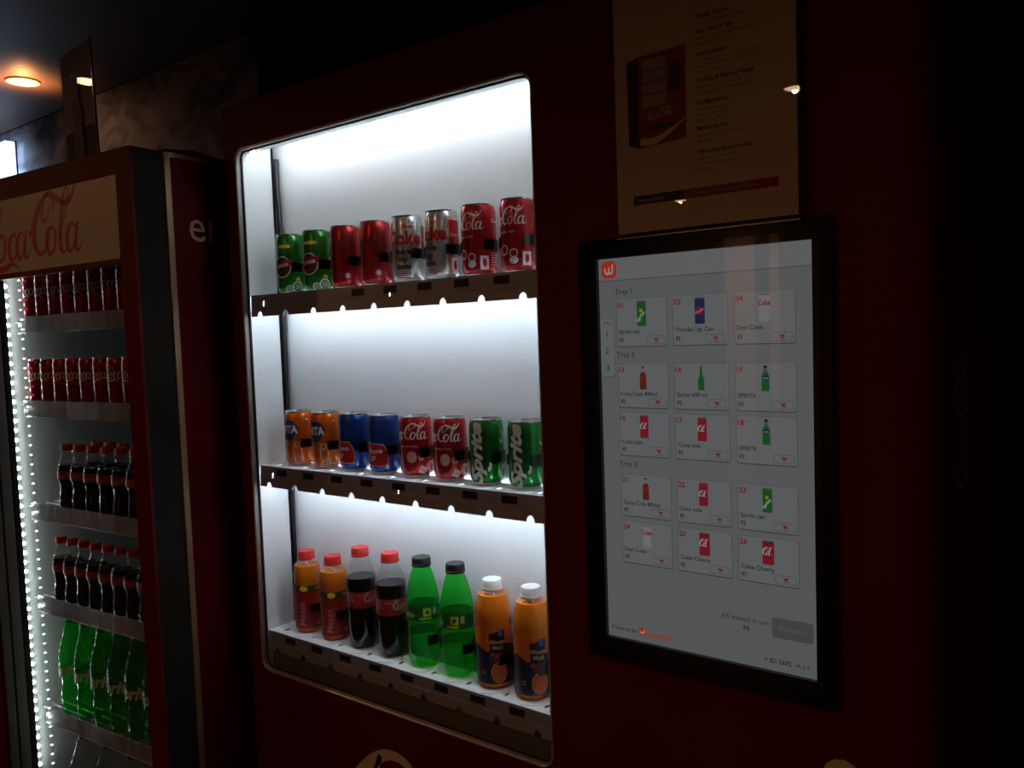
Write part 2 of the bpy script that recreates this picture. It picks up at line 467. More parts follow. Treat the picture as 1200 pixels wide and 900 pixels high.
mb = VMB(); mb.plate([rrect(WX0-.004, WZ0-.004, WX1+.004, WZ1+.004, .026, 7)], FY+.0110, FY+.0132); obj('window_glass', mb, M_glass, V)
# display liner
LX0, LX1, BY = -1.556, -.700, 1.210
LZ0, LZ1 = EYE-.80, EYE+.455
mb = VMB(); mb.box(LX0-.012, LX0, FY+.0135, 1.188, LZ0, LZ1); obj('liner_wall', mb, M_white_steel, V)
mb = VMB(); mb.box(LX1, LX1+.012, FY+.0135, 1.188, LZ0, LZ1); obj('liner_wall', mb, M_white_steel, V)
mb = VMB(); mb.box(LX0-.02, LX1+.02, BY, BY+.004, LZ0, LZ1); obj('liner_back', mb, mat('white_back_panel', (.74,.76,.78), .5), V)
mb = VMB(); mb.box(LX0-.012, LX1+.012, FY+.0135, 1.23, LZ1, LZ1+.01); obj('liner_ceiling', mb, M_white_steel, V)
mb = VMB(); mb.box(LX0-.012, LX1+.012, FY+.0135, 1.23, LZ0-.01, LZ0); obj('liner_floor', mb, M_white_steel, V)
mb = VMB(); mb.box(LX0-.04, LX0-.02, 1.192, 1.23, LZ0, LZ1); obj('gap_filler', mb, M_dark, V)
# black cable sagging in the gap between the liner wall and the back panel
mb = VMB(); mb.tube([(LX0+.004, 1.1995, EYE+.418), (LX0+.002, 1.1995, EYE+.37), (LX0+.006, 1.200, EYE+.28), (LX0+.008, 1.2, EYE+.20), (LX0+.003, 1.2, EYE+.10), (LX0, 1.2, EYE-.1), (LX0-.002, 1.2, EYE-.4), (LX0-.002, 1.2, EYE-.655)], .0055, 8)
obj('cable', mb, M_black, V)
# top lip with its tube light behind
mb = VMB(); mb.box(LX0, LX1, FY+.0138, 1.126, EYE+.4180, EYE+.4200); obj('light_diffuser', mb, pane_mat('milky_diffuser', (1,1,1), milk=.97, milk_col=(.50,.53,.55)), V)
mb = VMB(); mb.tube([(LX0+.02, 1.136, EYE+.433), (LX1-.02, 1.136, EYE+.433)], .006, 10); obj('tube_light', mb, M_led, V)
mb = VMB(); mb.lathe([(0,.0),(.004,.0),(.004,.008),(0,.008)], 10, cx=-.80, cy=1.15); 
mb.v = [(x, y, z+EYE+.412) for x, y, z in mb.v]; obj('lamp_clip', mb, M_lip, V)

PITCH = .0895; X0 = -1.4788; CY = 1.170
def slot_loop(cx, cy, r0, r1, a0, a1, n=8):
    P = [(cx+r0*math.sin(a0+(a1-a0)*k/n), cy-r0*math.cos(a0+(a1-a0)*k/n)) for k in range(n+1)]
    return P+[(cx+r1*math.sin(a1-(a1-a0)*k/n), cy-r1*math.cos(a1-(a1-a0)*k/n)) for k in range(n+1)]
def shelf(zt, lip_h, lit, first_label):
    z = EYE+zt
    holes = []
    for i in range(9):
        cx = X0+PITCH*i
        holes.append([(cx-.040+p[0], CY-.030+p[1]) for p in ell(0, 0, .0035, .0075, 10)][::-1])
        holes.append(slot_loop(cx+.002, CY-.012, .0365, .0385, math.radians(4), math.radians(58))[::-1])
    mb = VMB(); mb.plate([[(LX0+.001,1.116),(LX1-.001,1.116),(LX1-.001,1.186),(LX0+.001,1.186)]]+holes, z-.0015, z, axis='z')
    s = obj('shelf', mb, M_white_steel, V)
    slits = [X0-.030+PITCH*4.35*k for k in range(3)]
    y0, y1 = 1.1145, 1.116
    xa, xb = LX0+.003, LX1-.003
    mb = VMB()
    mb.box(xa, xb, y0, y1, z-.30*lip_h, z+.0005)
    cuts = [xa]+[c for q in slits for c in (q-.0016, q+.0016)]+[xb]
    for a, b in zip(cuts[::2], cuts[1::2]): mb.box(a, b, y0, y1, z-.54*lip_h, z-.30*lip_h)
    mb.box(xa, xb, y0-.0012, y1, z-.57*lip_h, z-.54*lip_h)
    low = [(xa, z-.57*lip_h), (xa, z-lip_h)]
    for i in range(10):
        cx = X0-.043+PITCH*i
        if cx+.01 > xb: break
        low += [(cx-.0085*math.cos(PI*k/8), z-lip_h+.0115*math.sin(PI*k/8)) for k in range(9)]
    low += [(xb, z-lip_h), (xb, z-.57*lip_h)]
    mb.plate([low], y0, y1)
    mb.v = [(x, y+(q-z)*.05, q) for x, y, q in mb.v]
    obj('front_lip', mb, M_lip, s)
    for i in range(first_label, 9):
        cx = X0+PITCH*i+.002
        mb = VMB(); mb.box(cx-.017, cx+.017, y0-.0008, y0+.0002, z-.40*lip_h, z-.10*lip_h)
        mb.v = [(x, y+(q-z)*.05, q) for x, y, q in mb.v]
        obj('price_label', mb, M_navy, s)
    if lit:
        mb = VMB(); mb.tube([(LX0+.02, 1.127, z-.018), (LX1-.02, 1.127, z-.018)], .005, 10); obj('tube_light', mb, M_led, s)
    return s
S1 = shelf(.106, .047, True, 3); S2 = shelf(-.2745, .046, True, 0); S3 = shelf(-.6535, .044, False, 0)
# dark kick panel under the lowest shelf
mb = VMB(); mb.box(LX0, LX1, 1.123, 1.127, LZ0, EYE-.70); obj('kick_panel', mb, mat('grey_kick', (.16,.17,.17), .45), V)
# clips that hold each drink round its waist
def clip_mesh(r):
    mb = MB(); n = 14; a0, a1 = math.radians(-37), math.radians(205); h = .0095
    ring = []
    for k in range(n+1):
        a = a0+(a1-a0)*k/n
        for rr in (r+.0019, r+.0038):
            for zz in (-h, h): ring.append((rr*math.cos(a), rr*math.sin(a), zz))
    F = []
    for k in range(n):
        o = 4*k; p = o+4
        F += [[o, p, p+1, o+1], [o+2, o+3, p+3, p+2], [o, o+2, p+2, p], [o+1, p+1, p+3, o+3]]
    F += [[0, 1, 3, 2], [4*n, 4*n+2, 4*n+3, 4*n+1]]
    mb.add(ring, F)
    return mb.mesh('holder_clip', M_clip)
CLIP = {}
def add_clip(sh, x, z, r):
    if r not in CLIP: CLIP[r] = clip_mesh(r)
    link('holder_clip', CLIP[r], sh, vl(x, CY, z))

# ------------------------------------------------------------------ drinks
def can_root(kind, label, group, H, R, body_col, art=None, art_mats=None, rot=0.0, metal=.55, rough=.26):
    t = empty('soda_can', (0,0,0), label, 'can', group=group)
    mb = MB(); mb.lathe([(R*.84,.0045),(R*.93,.008),(R,.013),(R,H-.014),(R*.97,H-.009),(R*.915,H-.0035)], 40)
    obj('can_body', mb, mat(kind+'_paint', body_col, rough, metal, coat=.3), t)
    mb = MB(); mb.lathe([(0,.006),(R*.70,.004),(R*.76,0),(R*.80,0),(R*.842,.0046)], 40); obj('base_rim', mb, M_alu, t)
    mb = MB(); mb.lathe([(R*.913,H-.0036),(R*.945,H-.002),(R*.945,H-.0005),(R*.92,H),(R*.885,H-.0006),(R*.87,H-.005),(R*.80,H-.0055),(0,H-.005)], 40)
    ld = obj('lid', mb, M_alu, t)
    mb = MB(); mb.plate([ell(0,-.004,.0075,.012,16), ell(0,.002,.004,.0035,10)[::-1]], H-.0045, H-.0036, axis='z'); obj('pull_tab', mb, M_alu, ld)
    for nm, a in (art.items() if isinstance(art, dict) else [('can_print', art)] if art else []):
        mb = MB(); a.wrap(mb, R, rot); obj(nm, mb, art_mats, t)
    return t
HU, HL, R = .130, .1215, .0318
inkb = mat('black_ink', (.012,.010,.010), .4); inkw = mat('white_can_ink', (.72,.70,.70), .4)
inkr = mat('red_can_ink', (.45,.012,.016), .35, .3); inky = mat('yellow_can_ink', (.80,.52,.04), .4); inkn = mat('navy_can_ink', (.012,.022,.10), .4)
inkdr = mat('maroon_can_ink', (.05,.006,.008), .4); inkg = mat('leaf_green_ink', (.03,.18,.03), .4); inko = mat('orange_ink', (.80,.20,.015), .4)

def citrus(A, x, z, r, m, lay=0):
    A.ring(ell(x, z, r), ell(x, z, r*.82), m, lay)
    for k in range(8): 
        a = PI*k/4; A.line([(x+.15*r*math.cos(a), z+.15*r*math.sin(a)), (x+.85*r*math.cos(a), z+.85*r*math.sin(a))], r*.10, m, lay)
# green lime can
A = Art()
for s0 in (-.004, .062):
    A.poly(ell(s0,.058,.021,.0235,28), 1, 0); A.ring(ell(s0,.058,.021,.0235,28), ell(s0,.058,.019,.0215,28), 0, 1)
    A.poly([(s0-.020,.052),(s0+.021,.061),(s0+.024,.075),(s0-.019,.066)], 2, 2)
    A.text('Limca', s0+.001, .058, .0095, 0, 3, 'c', bold=.02, rot=.2)
    A.poly(rrect(s0-.012,.099,s0+.020,.106,.0025), 3, 0)
citrus(A, .030, .014, .012, 0); citrus(A, .012, .010, .008, 0, 1)
A.stroke([(.026,.026,.002),(.031,.033,.005),(.036,.026,.002)], 3, 1)
lime_mats = [inkw, inkdr, inkr, inky]
def place(t, x, y, z, rot=0.0):
    t.location = (x, y, z); t.rotation_euler.z = rot
G_UP = 'cans on the top shelf of the vending machine'; G_LO = 'cans on the middle shelf of the vending machine'
up = []
c = can_root('lime_green', 'green lime soda can at the wall end of the top vending shelf', G_UP, HU, R, (.025,.20,.022), A, lime_mats, .36); up.append(c)
c2 = copy_tree(c); c2['label'] = 'green lime soda can touching the first black-lettered red can on top shelf'; up.append(c2)
# red can with black script
A = Art(); A.art(LOGO, -.052, .078, .094/3.3, lay=0, m=0)
A.text('zero sugar', 0, .066, .004, 0, 0, 'c'); B = Art(); B.ring(ell(.018,.026,.0055), ell(.018,.026,.0045), 1, 0); B.poly(ell(.018,.026,.0028,.0036,8), 1, 0)
c = can_root('zero_red', 'red cola can with black script beside the green lime cans', G_UP, HU, R, (.42,.014,.018), {'script_print': A, 'emblem_print': B}, [inkb, inkw], .35); up.append(c)
c2 = copy_tree(c); c2['label'] = 'red cola can with black script beside the silver diet cans'; up.append(c2)
# silver diet can, two turns
A = Art(); A.text('Coke', -.002, .074, .026, 0, 0, 'c', bold=.035, sx=.92); A.text('Diet', .006, .103, .009, 0, 0, 'c', bold=.01, shear=.2)
for i, w in enumerate(('this is', 'my', 'taste')): A.text(w, -.002, .055-.0140*i, .0105, 1, 0, 'c', bold=.04)
for i in range(3): A.rect(-.016, .017-.004*i, .014, .0185-.004*i, 2, 0)
A.rect(.040,.050,.078,.110, 2, 0); A.text('Diet Coke', .059, .080, .006, 3, 1, 'c')
A.rect(.044,.012,.060,.040, 3, 0); A.poly(ell(.052,.026,.0045,.009,12), 2, 1)
diet_mats = [inkr, inkb, inkr, inkw]
c = can_root('diet_silver', 'silver diet cola can with black slogan lettering, next to red cans', G_UP, HU, R, (.62,.60,.59), A, diet_mats, .52, metal=.75, rough=.22); up.append(c)
c = can_root('diet_silver', 'silver diet cola can turned to its red back panel', G_UP, HU, R, (.62,.60,.59), A, diet_mats, -.10, metal=.75, rough=.22); up.append(c)
# red can with white script
A = Art(); A.art(LOGO, -.058, .083, .100/3.3, m=0); A.text('ORIGINAL TASTE', .004, .069, .0038, 0, 0, 'c')
A.ring(ell(.000,.040,.009), ell(.000,.040,.0075), 0, 0); A.ring(ell(.020,.034,.0075), ell(.020,.034,.006), 0, 0); A.poly(ell(.020,.022,.008,.0065), 0, 0)
A.rect(.036,.012,.052,.036, 0, 0); A.poly(ell(.044,.024,.004,.008,12), 1, 1)
for i in range(7): A.rect(.058,.040-.004*i,.082,.0415-.004*i, 0, 0)
A.text('Coke', .060, .096, .007, 0, 0, 'l')
c = can_root('classic_red', 'red cola can with white script beside the silver diet cans', G_UP, HU, R, (.46,.014,.018), A, [inkw, inkr], -.42); up.append(c)
c2 = copy_tree(c); c2['label'] = 'red cola can with white script at the frame end of top shelf'; c2.rotation_euler.z = .12; up.append(c2)
for i, c in enumerate(up):
    x = X0+PITCH*i; place(c, x, CY, EYE+.1065, c.rotation_euler.z); add_clip(S1, x, EYE+.1065+.056, R)
# orange can
lo = []
A = Art()
A.poly([(-.040,.070),(-.030,.060),(.000,.056),(.012,.060),(.026,.085),(.014,.100),(-.030,.105),(-.042,.095)], 1, 0)
A.text('FANTA', -.008, .073, .017, 0, 1, 'c', bold=.045, sx=.85, rot=.02)
A.ring(ell(.020,.048,.0065), ell(.020,.048,.0052), 0, 0)
A.line([(.012,.044),(.016,.008)], .0012, 0, 0); A.line([(.028,.044),(.034,.012)], .0012, 0, 0); A.line([(.016,.008),(.060,.012)], .0012, 0, 0)
A.poly(ell(.026,.014,.005), 2, 0); A.poly(rrect(.042,.100,.047,.104,.0015), 0, 0)
c = can_root('orange', 'orange soda can at the wall end of the middle vending shelf', G_LO, HL, R, (.72,.135,.008), A, [inkw, inkn, mat('grey_ink', (.25,.25,.28), .4)], .02, metal=.35); lo.append(c)
c2 = copy_tree(c); c2['label'] = 'orange soda can touching the first blue can on the middle shelf'; lo.append(c2)
# blue can with red thumb badge
A = Art()
hand = [(-.026,.020),(.020,.018),(.027,.022),(.022,.026),(.028,.031),(.022,.036),(.026,.041),(.021,.047),(.023,.052),(.017,.061),(-.026,.064)]
cx = sum(p[0] for p in hand)/len(hand); cz = sum(p[1] for p in hand)/len(hand)
A.poly([(cx+(x-cx)*1.10, cz+(z-cz)*1.07) for x, z in hand], 0, 0); A.poly(hand, 1, 1)
A.text('Thums', -.002, .044, .0095, 0, 2, 'c', bold=.03, rot=.08); A.text('UP', -.006, .028, .0105, 0, 2, 'c', bold=.03, rot=.08)
c = can_root('deep_blue', 'blue cola can with a red thumb badge beside the orange cans', G_LO, HL, R, (.010,.055,.26), A, [inkw, inkr], -.06, metal=.5); lo.append(c)
c2 = copy_tree(c); c2['label'] = 'blue cola can with a red thumb badge beside red cans'; c2.rotation_euler.z = .22; lo.append(c2)
# red can, white script and cream discs
A = Art(); A.art(LOGO, -.062, .076, .104/3.3, m=0); A.text('ORIGINAL TASTE', .004, .061, .0036, 0, 0, 'c')
A.poly(ell(.010,.042,.0105,.0115), 2, 0); A.poly(ell(.029,.040,.006,.007), 2, 0)
A.poly([(.022,.012),(.034,.007),(.042,.018),(.030,.025)], 0, 0); A.text('N', .032, .0125, .007, 1, 1, 'c', rot=-.4)
A.rect(.048,.008,.062,.032, 0, 0); A.poly(ell(.055,.020,.0035,.008,12), 1, 1)
c = can_root('classic_red', 'red cola can with cream discs beside the blue cans', G_LO, HL, R, (.46,.014,.018), A, [inkw, inkr, mat('cream_disc_ink', (.50,.30,.24), .4)], .12); lo.append(c)
c2 = copy_tree(c); c2['label'] = 'red cola can with cream discs beside the green cans'; c2.rotation_euler.z = -.08; lo.append(c2)
# green can with upright lettering
A = Art()
A.text('Sprite', .004, .003, .0240, 0, 1, 'l', bold=.04, shear=.35, rot=PI/2, sx=1.40)
B = Art(); B.poly([(.016,.026),(.021,.030),(.020,.036),(.023,.040),(.018,.044),(.017,.036),(.014,.032)], 0, 0)
B2 = Art(); B2.rect(.044,.008,.058,.036, 0, 0); B2.poly(ell(.051,.022,.0035,.009,12), 1, 1)
B3 = Art(); B3.stroke([(.040,.084,.002),(.047,.078,.0025),(.050,.090,.002),(.046,.099,.002)], 0, 0)
c = can_root('sprite_green', 'green lemon-lime can with upright white lettering beside the red cans', G_LO, HL, R, (.012,.22,.035), {'upright_lettering': A, 'splash_print': B, 'panel_print': B2, 'arrow_print': B3}, [inkw, inkg], .24, metal=.7); lo.append(c)
c2 = copy_tree(c); c2['label'] = 'green lemon-lime can with upright lettering at the frame end'; lo.append(c2)
for i, c in enumerate(lo):
    x = X0+PITCH*i; place(c, x, CY, EYE-.2735, c.rotation_euler.z); add_clip(S2, x, EYE-.2735+.050, R)

# bottles
def cap_mesh(z0, z1, r):
    mb = MB()
    mb.lathe([(r,z0),(r*1.03,z0+.001),(r*1.03,z0+.004),(r*.99,z0+.0045),(r*.985,z1-.002),(r*.93,z1),(0,z1)], 48, fac=lambda a, z: 1+.012*math.cos(24*a) if z < z1-.001 else 1)
    return mb
def bottle(kind, name, label, group, prof, cap, cap_mat, shell_mat, liquid=None, liquid_mat=None, fill=0, art=None, art_mats=None, lab_r=0, rot=0.0, lobes=5):
    t = empty(name, (0,0,0), label, 'bottle', group=group)
    zb = prof[3][1]
    fac = lambda a, z: 1+.10*math.cos(lobes*a)*max(0, 1-z/.03) if (lobes and z < .03) else 1
    mb = MB(); mb.lathe(prof, 40, fac=fac); obj('bottle_body', mb, shell_mat, t)
    if liquid_mat:
        L = [(max(r-.0012, 0), z+.001) for r, z in prof if z < fill]
        rl = L[-1][0]; L += [(rl*.99, fill), (0, fill)]
        mb = MB(); mb.lathe(L, 40, fac=fac); obj('drink', mb, liquid_mat, t)
    obj('cap', cap_mesh(*cap), cap_mat, t)
    if art:
        mb = MB(); art.wrap(mb, lab_r, rot); obj('label_print', mb, art_mats, t)
    return t
M_pet = pane_mat('clear_bottle', (.93,.94,.94), ior=1.5, rough=.04)
M_pet_g = pane_mat('green_bottle', (.20,.93,.27), ior=1.5, rough=.05, milk=.22, milk_col=(.05,.70,.12))
M_cola = mat('cola', (.008,.004,.003), .08)
M_juice = mat('orange_juice', (.85,.24,.012), .25, sss=.35)
M_mango = mat('mango_juice', (.80,.22,.010), .25, sss=.35)
M_capr = mat('red_cap', (.62,.022,.024), .35); M_capk = mat('black_cap', (.012,.012,.012), .4); M_capw = mat('white_cap', (.80,.80,.80), .35)
G_BO = 'bottles on the bottom shelf of the vending machine'
bo = []
def full(A, z0, z1, r, m, lay=0): A.rect(-PI*r*.999, z0, PI*r*.999, z1, m, lay)
# mango bottle
prof = [(0,.004),(.018,.002),(.026,.0),(.0295,.006),(.0300,.012),(.0300,.104),(.0285,.110),(.0300,.118),(.0305,.130),(.0285,.146),(.0225,.157),(.0170,.161),(.0165,.170)]
A = Art(); r = .0303
full(A, .010, .108, r, 0, 0)
A.poly([(-.05,.108),(-.05,.098),(-.02,.092),(.004,.098),(.030,.094),(.060,.100),(.060,.108)], 2, 1)
A.poly(ell(.005,.101,.009,.006,16), 1, 2)
A.text('Maaza', .006, .018, .016, 3, 2, 'l', bold=.01, rot=PI/2); 
A.poly([(.020,.050),(.055,.060),(.060,.088),(.030,.085)], 4, 1); A.text('Maaza', .040, .098, .006, 3, 3, 'c', bold=.02)
A.poly(ell(.035,.022,.004,.005), 3, 2); A.rect(-.002,.028,.002,.036,3,2)
mz = [mat('red_sleeve', (.34,.020,.018), .35), inky, mat('sleeve_green', (.05,.09,.02), .4), mat('sleeve_pink', (.62,.25,.22), .4), mat('sleeve_orange', (.45,.06,.015), .4)]
c = bottle('mango', 'juice_bottle', 'red-capped mango juice bottle at the wall end of the bottom shelf', G_BO, prof, (.1625,.1815,.0187), M_capr, M_pet, True, M_mango, .150, A, mz, r, .42, 0); bo.append(c)
c2 = copy_tree(c); c2['label'] = 'red-capped mango juice bottle touching the first dark cola bottle'; c2.rotation_euler.z = .08; bo.append(c2)
# cola bottle
prof = [(0,.006),(.016,.003),(.024,.0),(.0292,.010),(.0312,.024),(.0312,.060),(.0300,.066),(.0312,.072),(.0312,.086),(.0305,.088),(.0305,.122),(.0315,.124),(.0322,.138),(.0308,.150),(.0270,.164),(.0215,.178),(.0175,.189),(.0165,.196)]
A = Art(); r = .0308
full(A, .088, .122, r, 0, 0)
A.art(LOGO, -.058, .102, .060/3.3, m=1, lay=1); A.art(LOGO, .020, .102, .060/3.3, m=1, lay=1); A.text('ORIGINAL TASTE', .020, .113, .003, 1, 1, 'c')
A.ring(ell(.046,.096,.0045), ell(.046,.096,.0034), 1, 1)
cb = [mat('cola_label', (.30,.016,.018), .35), mat('cola_label_ink', (.55,.32,.30), .4)]
c = bottle('cola', 'cola_bottle', 'dark cola bottle with red cap beside the mango juice bottles', G_BO, prof, (.1935,.2125,.0187), M_capr, M_pet, True, M_cola, .150, A, cb, r, .25); bo.append(c)
c2 = copy_tree(c); c2['label'] = 'dark cola bottle with red cap beside the green bottles'; c2.rotation_euler.z = -.1; bo.append(c2)
# green bottle
prof = [(0,.007),(.016,.003),(.025,.0),(.0310,.012),(.0335,.030),(.0335,.058),(.0320,.064),(.0332,.070),(.0332,.092),(.0325,.095),(.0325,.123),(.0336,.126),(.0330,.136),(.0285,.158),(.0225,.182),(.0180,.194),(.0168,.200)]
A = Art(); r = .0328
full(A, .095, .123, r, 0, 0)
A.rect(.018,.104,.034,.120, 2, 1); A.poly(ell(.026,.112,.004), 0, 2); A.rect(.038,.106,.046,.120, 3, 1); A.ring(ell(.042,.113,.0025), ell(.042,.113,.0015), 2, 2)
A.text('Sprite', -.020, .102, .012, 3, 1, 'c', bold=.03, shear=.3); A.rect(.010,.097,.034,.102, 2, 1)
sp = [mat('sprite_sleeve', (.008,.10,.020), .35), inkg, mat('sleeve_yellow', (.42,.45,.03), .4), mat('sleeve_pale', (.25,.50,.28), .4)]
c = bottle('sprite', 'soda_bottle', 'green soda bottle with black cap beside the dark cola bottles', G_BO, prof, (.198,.2155,.0190), M_capk, M_pet_g, None, None, 0, A, sp, r, .20); bo.append(c)
c2 = copy_tree(c); c2['label'] = 'green soda bottle with black cap beside the orange juice bottles'; c2.rotation_euler.z = -.45; bo.append(c2)
# orange juice bottle
prof = [(0,.004),(.020,.002),(.029,.0),(.0325,.006),(.0338,.013),(.0338,.110),(.0322,.116),(.0338,.122),(.0342,.136),(.0330,.150),(.0285,.164),(.0215,.173),(.0178,.177),(.0170,.184)]
A = Art(); r = .0341
full(A, .010, .114, r, 0, 0)
A.poly([(-.107,.078),(-.080,.086),(-.050,.076),(-.020,.082),(.000,.070),(.030,.086),(.060,.078),(.107,.078),(.107,.010),(-.107,.010)], 1, 1)
A.poly([(.004,.104),(.018,.108),(.034,.112),(.034,.070),(.006,.070)], 2, 2); A.rect(.022,.100,.030,.112,5,3)
A.text('Minute', .020, .086, .0085, 3, 3, 'c', bold=.01, sx=.9); A.text('Maid', .020, .075, .0085, 3, 3, 'c', bold=.01, sx=.9)
A.text('Pulpy', .020, .060, .0095, 4, 3, 'c', bold=.03, sx=.9); A.text('ORANGE', .020, .053, .0042, 4, 3, 'c')
A.poly(ell(.022,.032,.0155,.020,20), 0, 2); A.ring(ell(.022,.032,.0155,.020,20), ell(.022,.032,.0135,.018,20), 6, 3)
A.stroke([(.020,.046,.004),(.026,.054,.008),(.034,.058,.002)], 2, 3)
A.rect(-.012,.028,-.004,.036,6,2); A.rect(-.0105,.0295,-.0055,.0345,1,3); A.text('n', -.008, .098, .006, 2, 1, 'c')
mm = [mat('juice_sleeve', (.62,.13,.012), .35), mat('navy_sleeve', (.018,.028,.075), .35), mat('black_sleeve', (.010,.008,.014), .35), mat('gold_sleeve_ink', (.62,.42,.22), .4), mat('red_sleeve_ink', (.62,.10,.03), .4), mat('blue_sleeve_ink', (.03,.12,.42), .4), mat('light_orange_ink', (.75,.30,.06), .4)]
c = bottle('pulpy', 'juice_bottle', 'white-capped orange juice bottle beside the green soda bottles', G_BO, prof, (.1795,.1985,.0187), M_capw, M_pet, True, M_juice, .172, A, mm, r, .28, 0); bo.append(c)
c2 = copy_tree(c); c2['label'] = 'white-capped orange juice bottle at the frame end of bottom shelf'; c2.rotation_euler.z = .05; bo.append(c2)
for i, c in enumerate(bo):
    x = X0+PITCH*i; place(c, x, CY, EYE-.6525, c.rotation_euler.z); add_clip(S3, x, EYE-.6525+.056, (.0318,.0318,.0326,.0326,.0338,.0338,.0349,.0349)[i])

# ------------------------------------------------------------------ touch screen in the vending machine door
BX0, BX1, BZ0, BZ1 = -.6785, -.2985, EYE-.513, EYE+.1395
SX0, SX1, SZ0, SZ1 = -.6465, -.3230, EYE-.4785, EYE+.1095
mb = VMB(); mb.plate([rrect(BX0, BZ0, BX1, BZ1, .006), rrect(SX0, SZ0, SX1, SZ1, .0008, 1)[::-1]], FY-.014, FY-.0005)
TS = obj('touchscreen', mb, M_bezel, V)
UI_COL = {'bg': (.094,.096,.100), 'head': (.110,.112,.117), 'card': (.108,.110,.114), 'edge': (.045,.040,.042), 'ink': (.012,.012,.014), 'red': (.15,.008,.014), 'green': (.008,.065,.016), 'navy': (.008,.016,.050),
          'white': (.25,.25,.25), 'grey': (.055,.055,.058), 'brown': (.075,.014,.006), 'yellow': (.20,.16,.012), 'logo': (.30,.025,.012), 'silver': (.155,.145,.145), 'black': (.006,.006,.006), 'pale': (.088,.090,.094)}
UI = {k: glow_mat('screen_'+k, c, SCREEN) for k, c in UI_COL.items()}
UIK = list(UI_COL); UIM = [UI[k] for k in UIK]
def ui(k): return UIK.index(k)
SY = FY-.006
mb = VMB(); mb.box(SX0, SX1, SY, SY+.004, SZ0, SZ1); obj('lit_display', mb, UI['bg'], TS)
def mm_art(name, A, parent=TS):
    mb = VMB(); A.flat(mb, SY, gap=.00012, x0=SX0, z0=SZ1)
    return obj(name, mb, UIM, parent)
def P(x, z): return (x/1000, -z/1000)
def rr(A, x0, z0, x1, z1, r, m, lay): A.poly(rrect(x0/1000, -z1/1000, x1/1000, -z0/1000, r/1000, 4), m, lay)
def tx(A, s, x, z, h, m, lay, **k): A.text(s, x/1000, -z/1000, h/1000, m, lay, **k)
# header with its rounded badge
A = Art(); A.rect(0, -.0325, .3235, 0, ui('head'), 0); A.rect(0, -.0338, .3235, -.0325, ui('grey'), 0)
rr(A, 4.5, 3, 31, 29.5, 8, ui('logo'), 1)
for pts in ([(11,14,2.2),(11.5,19,2.6),(14.5,22.5,2.6),(17.6,20,2.4),(18,12.5,2.2)], [(18,20,2.4),(20,22.6,2.6),(23.2,21,2.4),(24,15,2.4),(24,8.5,2.4)]):
    A.stroke([(x/1000, -z/1000, w/1000) for x, z, w in pts], ui('white'), 2)
mm_art('header_bar', A)
A = Art(); rr(A, 1, 92, 24.8, 180, 4, ui('grey'), 0); rr(A, 0.2, 91.4, 24.2, 179, 4, ui('card'), 1)
tx(A, 'TRAYS', 12, 99, 3.6, ui('ink'), 2, align='c')
for s, z in (('1', 118), ('2', 144.5), ('3', 170.5)): tx(A, s, 11.6, z, 9.6, ui('ink'), 2, align='c')
mm_art('tray_index', A)
A = Art()
for s, z in (('Tray 1', 54.5), ('Tray 2', 149.8), ('Tray 3', 317)): tx(A, s, 27.3, z, 8.6, ui('ink'), 0)
mm_art('tray_heading', A)
def cart(A, x, z, k, m, lay):
    for pts in ([(-4.2,-3.2),(-2.6,-3.2),(-.8,1.2),(3,1.2)],): A.line([((x+a*k)/1000, -(z+b*k)/1000) for a, b in pts], .0009*k, m, lay)
    A.poly([((x+a*k)/1000, -(z+b*k)/1000) for a, b in ((-2.2,-2.4),(4,-2.4),(2.8,.4),(-1,.4))], m, lay)
    for a in (-.6, 2.4): A.poly(ell((x+a*k)/1000, -(z+2.8*k)/1000, .0009*k, n=10), m, lay)
